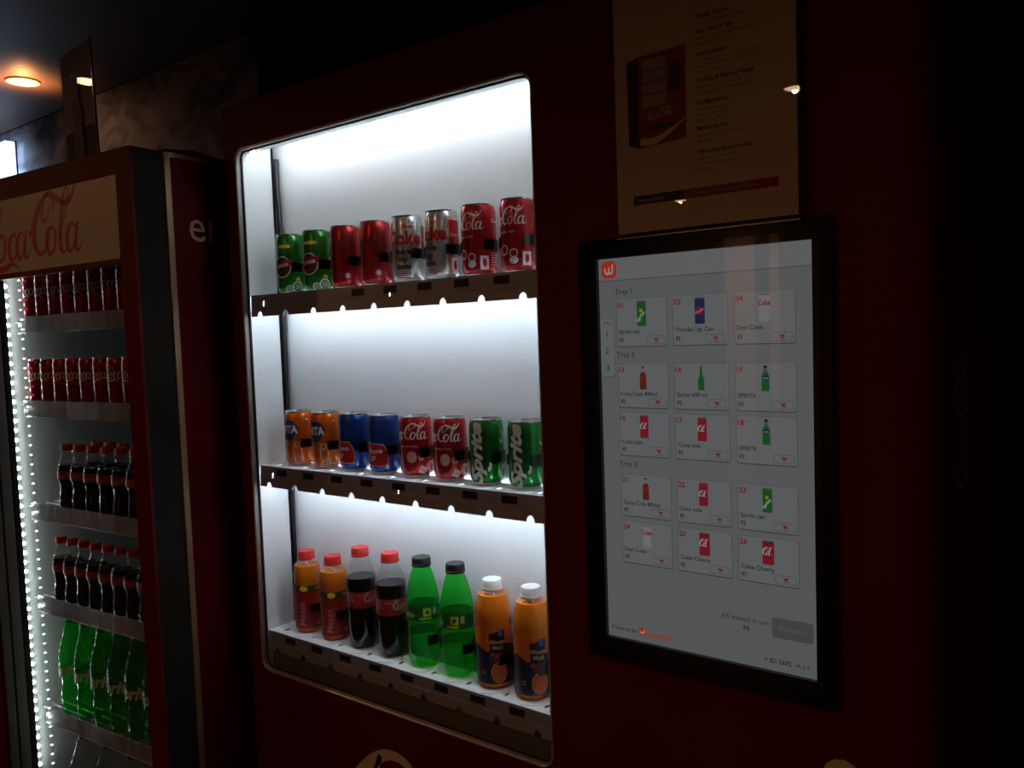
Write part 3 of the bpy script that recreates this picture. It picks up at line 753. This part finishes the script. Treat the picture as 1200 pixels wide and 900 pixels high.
def pic(A, kind, x, z0, z1):
    h = z1-z0; L = 2
    if kind in ('sprite', 'thums', 'diet', 'cola', 'cherry'):
        w = h*(.20 if kind != 'cherry' else .24)
        col = {'sprite': 'green', 'thums': 'navy', 'diet': 'silver', 'cola': 'red', 'cherry': 'red'}[kind]
        rr(A, x-w, z0, x+w, z1, w*.25, ui(col), L); A.rect((x-w*.9)/1000, -(z0+h*.05)/1000, (x+w*.9)/1000, -(z0+h*.01)/1000, ui('grey'), L+1)
        zc = (z0+z1)/2
        if kind == 'sprite': tx(A, 'Sprite', x+.5, zc+6, h*.15, ui('white'), L+2, align='c', bold=.02, rot=.9); A.poly(ell((x-w*.1)/1000, -(zc-h*.12)/1000, w*.38/1000, n=10), ui('yellow'), L+1)
        elif kind == 'thums': A.poly(ell(x/1000, -zc/1000, w*.8/1000, h*.17/1000, 12), ui('red'), L+1); tx(A, 'Thums', x, zc+2, h*.10, ui('white'), L+2, align='c', rot=.5)
        elif kind == 'diet': tx(A, 'Coke', x, z0+h*.42, h*.2, ui('red'), L+2, align='c', bold=.03, sx=.75)
        else: 
            A.art(COL3, (x-w*1.0)/1000, -(zc+h*.10)/1000, w*1.95/1.42/1000, m=ui('white'), lay=L+2)
            if kind == 'cherry': A.rect((x-w)/1000, -(z0+h*.16)/1000, (x+w)/1000, -(z0+h*.04)/1000, ui('brown'), L+1)
    else:
        col, cap = {'colab': ('brown', 'red'), 'spriteb': ('green', 'black'), 'glass': ('green', 'grey')}[kind]
        if kind == 'glass': w = h*.135
        else: w = h*.16
        pr = [(.35,0),(.35,.14),(.42,.20),(.95,.42),(1,.5),(.9,.62),(1,.76),(1,.95),(.8,1)]
        if kind == 'glass': pr = [(.3,0),(.34,.2),(.5,.38),(1,.55),(1,.97),(.85,1)]
        pts = [((x-a*w)/1000, -(z0+b*h)/1000) for a, b in pr]+[((x+a*w)/1000, -(z0+b*h)/1000) for a, b in pr[::-1]]
        A.poly(pts, ui(col), L)
        A.rect((x-w*.4)/1000, -(z0+h*.09)/1000, (x+w*.4)/1000, -(z0-h*.005)/1000, ui(cap), L+1)
        if kind == 'colab': 
            A.rect((x-w*.40)/1000, -(z0+h*.26)/1000, (x+w*.40)/1000, -(z0+h*.09)/1000, ui('card'), L+1)
            A.rect((x-w*.95)/1000, -(z0+h*.60)/1000, (x+w*.95)/1000, -(z0+h*.42)/1000, ui('red'), L+1)
        if kind == 'spriteb': A.rect((x-w*.95)/1000, -(z0+h*.56)/1000, (x+w*.95)/1000, -(z0+h*.40)/1000, ui('navy'), L+1); A.rect((x-w*.4)/1000, -(z0+h*.26)/1000, (x+w*.4)/1000, -(z0+h*.09)/1000, ui('grey'), L+1); tx(A, 'Sprite', x, z0+h*.52, h*.08, ui('white'), L+2, align='c')
COL3 = Art(); COL3.art(cola_half(), -.12, 0, 1); letter_o(COL3, .50); COL3.stroke([(.86,.30,.02),(1.02,.66,.05),(1.14,.98,.05),(1.06,1.02,.05),(.94,.80,.09),(.84,.40,.13),(.84,.06,.11),(.98,.06,.05),(1.14,.20,.03)])
CX = [(30,112.5), (123,205), (215.5,299)]
RZ = [(62,133.3), (160.3,226), (234,299.5), (329,393), (402,466)]
CARDS = [('01','sprite','Sprite can',0,0),('02','thums','Thumbs Up Can',1,0),('04','diet','Diet Coke',2,0),('13','colab','Coca Cola 400ml',0,1),('14','glass','Sprite 600 ml',1,1),('15','spriteb','SPRITE',2,1),
         ('16','cola','Coca cola',0,2),('17','cola','Coca cola',1,2),('18','spriteb','SPRITE',2,2),('21','colab','Coca Cola 400ml',0,3),('22','cola','Coca cola',1,3),('23','sprite','Sprite can',2,3),
         ('24','diet','Diet Coke',0,4),('25','cherry','Coke Cherry',1,4),('26','cherry','Coke Cherry',2,4)]
for num, kind, name, c, r0 in CARDS:
    x0, x1 = CX[c]; z0, z1 = RZ[r0]; A = Art()
    rr(A, x0-.7, z0-.4, x1+.7, z1+1.5, 4, ui('edge'), 0); rr(A, x0, z0, x1, z1, 3.6, ui('card'), 1)
    tx(A, num, x0+1.6, z0+12.5, 8.0, ui('red'), 2, bold=.025)
    h = z1-z0
    pic(A, kind, (x0+x1)/2+.2, z0+h*.055, z0+h*.585)
    tx(A, name, x0+3, z1-h*.27, 6.4, ui('ink'), 2, bold=.012)
    tx(A, '\u20b9', x0+3.2, z1-h*.085, 6.4, ui('ink'), 2, bold=.02); tx(A, '1', x0+8.6, z1-h*.085, 6.4, ui('ink'), 2, bold=.03)
    bx0, bx1, bz0, bz1 = x1-32.5, x1-3.5, z1-14.5, z1-2.5
    rr(A, bx0, bz0, bx1, bz1, 2.2, ui('edge'), 2); rr(A, bx0+.6, bz0+.6, bx1-.6, bz1-.6, 1.8, ui('card'), 3)
    cart(A, (bx0+bx1)/2, (bz0+bz1)/2, 1.05, ui('red'), 4)
    mm_art('product_card', A)
A = Art()
tx(A, '0/5 item(s) in cart', 257.4, 525.5, 7.0, ui('ink'), 0, align='r'); tx(A, '\u20b90', 224, 538, 6.6, ui('ink'), 0, align='c', bold=.02)
rr(A, 260.7, 512, 317.5, 540.5, 4, ui('grey'), 0); tx(A, 'Proceed >', 289, 529, 6.4, ui('pale'), 1, align='c')
tx(A, '+ ID: 2672', 287.2, 577, 6.4, ui('ink'), 0, align='r', bold=.02); tx(A, 'v4.2.3', 291.5, 577, 6.2, ui('ink'), 0)
mm_art('cart_footer', A)
A = Art()
tx(A, 'Powered By', 6.7, 576.5, 6.4, ui('ink'), 0); rr(A, 53, 566, 65.5, 578.5, 4, ui('logo'), 0)
A.stroke([(x/1000, -z/1000, w/1000) for x, z, w in [(56,571,1.2),(57,574.5,1.4),(59.4,574,1.3),(60,571.5,1.2),(61,574.8,1.4),(62.6,573,1.3),(63,568.5,1.3)]], ui('white'), 1)
tx(A, 'wendor', 67, 578, 9.6, ui('logo'), 0, bold=.02)
mm_art('maker_footer', A)
mb = VMB(); mb.box(SX0-.012, SX1+.010, FY-.0165, FY-.0142, SZ0-.012, SZ1+.012); obj('cover_glass', mb, M_glass, TS)

# ------------------------------------------------------------------ notice in an acrylic sleeve above the screen
N = empty('notice_sheet', (-.602, FY, EYE+.1425), 'printed notice in a clear acrylic sleeve above the touch screen', 'notice')
NW, NH, NY = .265, .372, -.0215
mb = MB(); mb.box(0, NW, NY+.0015, NY+.0019, 0, NH); obj('paper', mb, mat('white_paper', (.72,.62,.54), .7), N)
inkp = mat('print_black', (.035,.030,.030), .6); inkpr = mat('print_red', (.36,.02,.02), .6); inkpg = mat('print_grey', (.16,.14,.13), .6); inkpw = mat('print_white', (.72,.70,.66), .6); inkpl = mat('print_light', (.42,.40,.38), .6)
A = Art()
A.poly([(.0200,.2440),(.0380,.2500),(.1120,.2515),(.1115,.124),(.0380,.119),(.0215,.127)], 1, 0)
A.poly([(.0200,.2440),(.0380,.2500),(.0380,.119),(.0215,.127)], 0, 1)
A.rect(.045,.176,.082,.243, 4, 1)
for i in range(3): A.rect(.045,.193+.0165*i,.082,.1955+.0165*i, 2, 2)
A.rect(.087,.192,.104,.230, 0, 1)
A.art(LOGO, .052, .158, .040/3.3, m=3, lay=2, rot=.08)
A.rect(.055,.143,.092,.149, 0, 1)
A.stroke([(.040,.129,.010),(.062,.127,.010),(.086,.137,.006),(.1115,.152,.002)], 3, 2)
secs = [('Display Screen', .2815, ['2.0"  Touch display with full menu']), ('Real Time & Qty', .2610, ['Up to the minute display of stock, price and qty', 'payments accepted, UPI']), ('Unit Capacity', .2310, ['Up to 8 items x 3 trays x lanes, altogether', 'Slots for cans, bottles and cartons of any', 'size, up to 500 ml']),
        ('Cooling & Heating Range', .1955, ['Minimum of 4 degrees C, with fast', 'cooling and even shelf temperature']), ('Configuration', .1655, ['Stand alone, or in a row', 'Height, width, depth', 'Glass front, LED lit']), ('Mobile Screen', .1300, ['Order and pay from the phone, or at', 'the screen']), ('Operating Requirement', .0985, ['Power, wi-fi and a level floor', 'Can be used indoors in a dry and shaded', 'place only'])]
for hd, z, ls in secs:
    A.text(hd, .128, z, .0058, 0, 0, bold=.02)
    for i, s in enumerate(ls): A.text(s, .128, z-.0085-.0075*i, .0040, 2, 0)
A.rect(.027,.0395,.1055,.0525, 0, 0); A.rect(.1055,.0395,.240,.0525, 1, 0); A.text('Technical details', .031, .0435, .0048, 3, 1); A.text('for Connected Smart Vending Machine', .109, .0435, .0048, 4, 1)
mb = MB(); A.flat(mb, NY+.0014, gap=.00008); obj('sheet_print', mb, [inkp, inkpr, inkpg, inkpw, inkpl], N)
mb = MB(); mb.box(-.002, NW+.003, NY-.0015, NY+.0008, -.003, NH+.004); mb.box(-.002, NW+.003, NY+.0022, NY+.004, -.003, NH+.004); mb.box(-.002, NW+.003, NY-.0015, NY+.004, -.006, -.003)
obj('sleeve', mb, M_acrylic, N)
mb = MB(); mb.box(-.002, NW+.003, NY-.0018, NY+.0042, -.0075, -.006); obj('sleeve_edge', mb, mat('polished_edge', (.85,.80,.75), .15, .3), N)
mb = MB()
for x in (.03, NW-.03):
    for z in (.20, NH-.03): mb.box(x-.008, x+.008, NY+.004, -.0006, z-.008, z+.008)
obj('mounting_pad', mb, M_black, N)

# ------------------------------------------------------------------ upright glass-door cooler
CA = math.radians(4.4); CC = (-1.6425, .902)
K = empty('display_cooler', (CC[0], CC[1], 0), 'tall red glass-door drinks cooler with a white script banner', 'cooler', CA)
def cw(u, ins, z): 
    """cooler coordinates (u to the left of its right front corner, depth, height) to the room"""
    return (CC[0]-u*math.cos(CA)-ins*math.sin(CA), CC[1]-u*math.sin(CA)+ins*math.cos(CA), z)
W, DP, CT = .752, .66, EYE+.417
mb = MB()
mb.box(-W, -W+.022, .080, DP, .08, CT-.004); mb.box(-.022, 0, .080, DP, .08, CT-.004); mb.box(-W, 0, .080, DP, CT-.05, CT+.004); mb.box(-W+.022, -.022, DP-.03, DP, .08, CT-.05); mb.box(-W, 0, .080, DP, .04, .16)
obj('cabinet', mb, mat('grey_cabinet', (.04,.034,.026), .8, spec=.1), K)
mb = MB(); mb.box(-.0005, .001, .085, DP-.004, .10, CT-.006); SPN = obj('side_graphic', mb, M_red_side, K)
A = Art(); A.text('er', .133, EYE+.2315, .078, 0, 0, sx=.94)
mb = MB(); A.flat(mb, f=lambda a, b, g: (.001+g, a, b)); obj('side_lettering', mb, mat('side_letter', (.62,.36,.26), .5), SPN)
mb = MB(); mb.box(-.001, .0035, .078, .092, .10, CT); mb.box(-.001, .0030, .092, DP-.02, CT-.010, CT+.001); obj('side_trim', mb, mat('brass_trim', (.30,.17,.085), .4, .3), K)
mb = MB(); mb.tube([(-.03,.10,CT+.008),(-.01,.16,CT+.012),(-.02,.24,CT+.007),(-.015,.34,CT+.010)], .006, 8); obj('loose_cable', mb, M_black, K)
for z0 in (.02,):
    mb = MB()
    for x in (-W+.06, -.06):
        for y in (.12, DP-.06): mb.lathe([(0,0),(.022,0),(.018,.04),(0,.04)], 14, cx=x, cy=y)
    obj('levelling_foot', mb, M_black, K)
# door: red ring, grey reveals
U0, U1 = .053, .700
oz0, oz1 = .10, CT
iz0, iz1 = .22, EYE+.366
mb = MB(); mb.plate([[(-W,oz0),(0,oz0),(0,oz1),(-W,oz1)], [(-U1,iz0),(-U0,iz0),(-U0,iz1),(-U1,iz1)][::-1]], 0, .006)
DR = obj('door_frame', mb, M_red_case, K)
mb = MB(); mb.box(-W, -U1-.0005, .006, .078, oz0, oz1); mb.box(-U0+.0005, 0, .006, .078, oz0, oz1); mb.box(-U1, -U0, .006, .078, iz1, oz1); mb.box(-U1, -U0, .006, .078, oz0, iz0)
obj('door_core', mb, mat('grey_door_edge', (.024,.020,.015), .8, spec=.08), DR)
mb = MB(); mb.box(-U1-.0004, -U1+.003, .010, .030, iz0, EYE+.18); mb.box(-U1-.0004, -U1+.004, .036, .060, iz0, EYE+.18); obj('door_profile', mb, mat('grey_profile', (.22,.24,.23), .45), DR)
mb = MB(); mb.box(-U1, -U1+.006, .062, .076, iz0, EYE+.18); obj('door_gasket', mb, M_black, DR)
mb = MB(); mb.box(-U1, -U0, .002, .012, EYE+.190, iz1); BN = obj('banner', mb, mat('banner_white', (.62,.62,.57), .4, coat=.3), DR)
A = Art(); kx = .475/3.27
A.art(LOGO, -.645, EYE+.218, kx*.93)
A.parts = [([(x, (z-EYE-.218)*1.02+EYE+.218) for x, z in V_], F_, m_, l_) for V_, F_, m_, l_ in A.parts]
mb = MB(); A.flat(mb, .002); obj('banner_script', mb, mat('banner_red', (.50,.035,.020), .5), BN)
mb = MB(); mb.box(-U1, -U0, .001, .014, EYE+.178, EYE+.190); obj('banner_rail', mb, M_red_case, DR)
mb = MB(); mb.box(-U1, -U0, .020, .024, iz0, EYE+.178); obj('door_glass', mb, M_glass, DR)
# liner
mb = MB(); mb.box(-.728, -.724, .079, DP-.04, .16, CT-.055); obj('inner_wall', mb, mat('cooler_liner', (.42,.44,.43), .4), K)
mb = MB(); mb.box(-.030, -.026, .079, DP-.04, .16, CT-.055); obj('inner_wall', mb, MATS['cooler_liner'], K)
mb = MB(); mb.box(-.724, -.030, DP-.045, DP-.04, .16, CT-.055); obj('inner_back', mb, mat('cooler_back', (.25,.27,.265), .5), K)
# LED strip with its beads
mb = MB(); mb.box(-.7235, -.7205, .082, .096, .17, EYE+.26); LS = obj('led_strip', mb, mat('strip_board', (.10,.11,.11), .4), K)
mbb = MB(); mbb.lathe([(0,-.0050),(.0035,-.0036),(.005,0),(.0035,.0036),(0,.0050)], 10); bead = mbb.mesh('led_or_reflection_bead', glow_mat('led_bead_glow', (.90,1.0,.98), COOLER_LED))
nb = 0; z = EYE+.25
while z > EYE-1.15:
    link('led_or_reflection_bead', bead, LS, (-.7145, .088, z)); z -= .0255; nb += 1
mbb = MB(); mbb.lathe([(0,-.0022),(.0022,-.0014),(.0036,0),(.0022,.0014),(0,.0022)], 8); reflection_bead = mbb.mesh('led_reflection_bead', glow_mat('led_reflection_glow', (.92,.98,1.0), COOLER_LED*.12))  # added dim glowing column, stands in for the strip's reflection in the door
mb = MB(); mb.box(-.6635, -.6600, .098, .1005, .17, EYE+.26); LS2 = obj('led_reflection_strip', mb, pane_mat('reflection_carrier', (.96,.96,.96), ior=1.2), K)
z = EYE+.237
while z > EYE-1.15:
    link('led_or_reflection_bead', reflection_bead, LS2, (-.6618, .0968, z)); z -= .0255  # glowing beads made to look like mirrored LEDs
SHZ = [.088, -.132, -.407, -.658, -.966]
for sz in SHZ:
    z = EYE+sz
    mb = MB()
    nw = 22
    for i in range(nw): 
        y = .112+(DP-.17)*i/(nw-1); mb.box(-.722, -.032, y-.002, y+.002, z-.012, z-.008)
    for x in (-.70, -.54, -.37, -.20, -.06): mb.box(x-.003, x+.003, .110, DP-.06, z-.016, z-.012)
    SH = obj('wire_shelf', mb, mat('grey_wire', (.35,.35,.36), .4, .5), K)
    SH['kind'] = 'stuff'
    mb = MB(); mb.box(-.686, -.032, .100, .1035, z-.040, z+.003); obj('price_strip', mb, noise_mat('ticket_strip', (.28,.27,.30), (.42,.41,.45), 9, rough=.22, metal=.35, stretch=(3,1,.6), bump=.25), SH)
    mb = MB(); mb.box(-.686, -.032, .0985, .100, z-.0415, z-.039); obj('strip_edge', mb, MATS['can_aluminium'], SH)
ORD = ['first', 'second', 'third', 'fourth', 'fifth', 'sixth', 'seventh', 'eighth', 'ninth']
# cans in the cooler
A = Art(); 
for k in (.024,): A.art(LOGO, k-.058, .066, .118/3.3, m=0); A.text('ORIGINAL TASTE', k+.006, .052, .003, 0, 0, 'c')
proto = can_root('cooler_red', 'x', 'cola cans in the cooler', .119, .0290, (.36,.010,.014), A, [mat('dull_white_ink', (.75,.68,.68), .45), inkr], .25)
first = True
for row, (sz, name) in enumerate(((SHZ[0], 'top'), (SHZ[1], 'second'))):
    us = [.180+.0605*k for k in range(9)]
    us = us[::-1]
    for k, uu in enumerate(us):
        c = proto if first else copy_tree(proto)
        first = False
        c['label'] = 'red cola can on the cooler\'s %s shelf, %s from the bright lamp strip' % (name, ORD[k])
        c.location = cw(uu, .137, EYE+sz-.0072); c.rotation_euler.z = CA+random.uniform(-.15,.15)
# contour bottles
def contour(Rr, H, waist=.80):
    return [(0,.005),(Rr*.6,.002),(Rr*.86,.0),(Rr*.97,.008),(Rr,.02),(Rr*.97,H*.20),(Rr*waist,H*.32),(Rr*(waist+.04),H*.37),(Rr*.97,H*.47),(Rr*1.0,H*.52),(Rr*.98,H*.60),(Rr*.82,H*.70),(Rr*.60,H*.80),(Rr*.48,H*.87),(Rr*.46,H*.93)]
H4, R4 = .170, .0260
A = Art(); r = R4*1.01
full(A, H4*.47, H4*.60, r, 0, 0)
for k in (-1, 0, 1): A.art(LOGO, k*.056-.022, H4*.50, .046/3.3, m=1, lay=1)
proto = bottle('small_cola', 'cola_bottle', 'x', 'cola bottles in the cooler', contour(R4, H4, .84), (H4*.90, H4, .0140), mat('deep_red_cap', (.50,.015,.018), .4), M_pet, True, mat('cooler_cola', (.010,.008,.007), .10), H4*.68, A, [mat('cooler_label', (.30,.018,.020), .4), mat('cooler_label_ink', (.50,.30,.28), .4)], r, .5, 0)
first = True
for sz, name, us, ins in ((SHZ[2], 'third', [.196+.0605*k for k in range(7)], .136), (SHZ[2], 'third', [.166+.0605*k for k in range(7)], .200), (SHZ[3], 'fourth', [.184+.0540*k for k in range(9)], .136)):
    us = us[::-1]
    for k, uu in enumerate(us):
        c = proto if first else copy_tree(proto); first = False
        rw = 'front row' if ins < .15 else 'back row'
        c['label'] = 'cola bottle, %s of the cooler\'s %s shelf, %s from the lamp strip' % (rw, name, ORD[k])
        c.location = cw(uu, ins, EYE+sz-.0072); c.rotation_euler.z = CA+random.uniform(-.5,.5)
# green bottles
H5, R5 = .268, .0368
A = Art(); r = R5*1.005
A.text('Sprite', .004, H5*.40, .031, 0, 0, 'c', bold=.04, shear=.3); A.text('Sprite', -.110, H5*.40, .031, 0, 0, 'c', bold=.04, shear=.3)
proto = bottle('big_sprite', 'soda_bottle', 'x', 'green bottles in the cooler', contour(R5, H5, .86), (H5*.91, H5, .0150), mat('green_cap', (.02,.22,.04), .4), pane_mat('cooler_green_bottle', (.22,.88,.30), ior=1.5, rough=.06, milk=.22, milk_col=(.03,.42,.08)), None, None, 0, A, [mat('pale_green_ink', (.62,.75,.64), .45)], r, .35)
first = True
for ins, us, rw in ((.146, [.162+.0755*k for k in range(7)], 'front row'), (.225, [.162+.0755*k for k in range(7)], 'back row')):
    us = us[::-1]
    for k, uu in enumerate(us):
        c = proto if first else copy_tree(proto); first = False
        c['label'] = 'green soda bottle, %s of the cooler\'s fifth shelf, %s from the lamp strip' % (rw, ORD[k])
        c.location = cw(uu, ins, EYE+SHZ[4]-.0072); c.rotation_euler.z = CA+random.uniform(-.15,.25)
# dark bottles at the bottom
H6, R6 = .262, .046
proto = bottle('large_cola', 'cola_bottle', 'x', 'large cola bottles at the bottom of the cooler', contour(R6, H6, .86), (H6*.93, H6, .0150), M_capk, M_pet, True, MATS['cooler_cola'], H6*.50)
zb = EYE-1.035-H6
mb = MB(); mb.box(-.722, -.032, .105, DP-.06, zb-.012, zb); obj('base_shelf', mb, MATS['grey_wire'], K)
first = True
for k, uu in enumerate([.605, .49, .375, .26]):
    c = proto if first else copy_tree(proto); first = False
    c['label'] = 'large dark cola bottle at the cooler bottom, %s from the lamp strip' % ORD[k]
    c.location = cw(uu, .155, zb+.001); c.rotation_euler.z = CA

# acrylic sign standing on the cooler
ST = empty('table_sign', (-1.955, 1.0, CT+.0086), 'clear acrylic sign with a red bottle picture on the cooler top', 'sign', math.atan2(-.098, .995))
lean = .09
def tilt(mb):
    mb.v = [(x-.09*z, y+.02*z, z) for x, y, z in mb.v]; return mb
mb = MB(); mb.box(-.205, 0, -.002, .002, 0, .322); obj('acrylic_panel', tilt(mb), M_acrylic, ST)
mb = MB(); mb.box(-.001, .0022, -.0025, .0025, 0, .322); obj('polished_edge', tilt(mb), mat('acrylic_edge', (.75,.62,.52), .2, .2), ST)
mb = MB(); mb.box(-.201, -.003, .0022, .0030, .12, .318); obj('sign_paper', tilt(mb), mat('sign_paper_face', (.75,.66,.60), .6), ST)
mb = MB(); mb.box(-.201, -.003, .0022, .0030, .001, .12); obj('dark_sign_band', tilt(mb), mat('sign_navy', (.05,.06,.09), .6), ST)
A = Art(); bp = [(.020,.02),(.027,.03),(.027,.10),(.023,.12),(.027,.14),(.025,.165),(.014,.195),(.012,.232),(.015,.236),(.015,.248)]
A.poly([(-.105+a, b) for a, b in bp]+[(-.105-a, b) for a, b in bp[::-1]], 0, 0)
A.rect(-.130,.10,-.080,.14, 1, 1)
mb = MB(); A.flat(mb, -.0021); obj('bottle_picture', tilt(mb), [mat('picture_maroon', (.10,.014,.014), .5), mat('picture_red', (.22,.02,.02), .5)], ST)
mb = MB(); mb.box(-.205, 0, -.04, .04, -.004, 0); obj('sign_foot', mb, M_acrylic, ST)
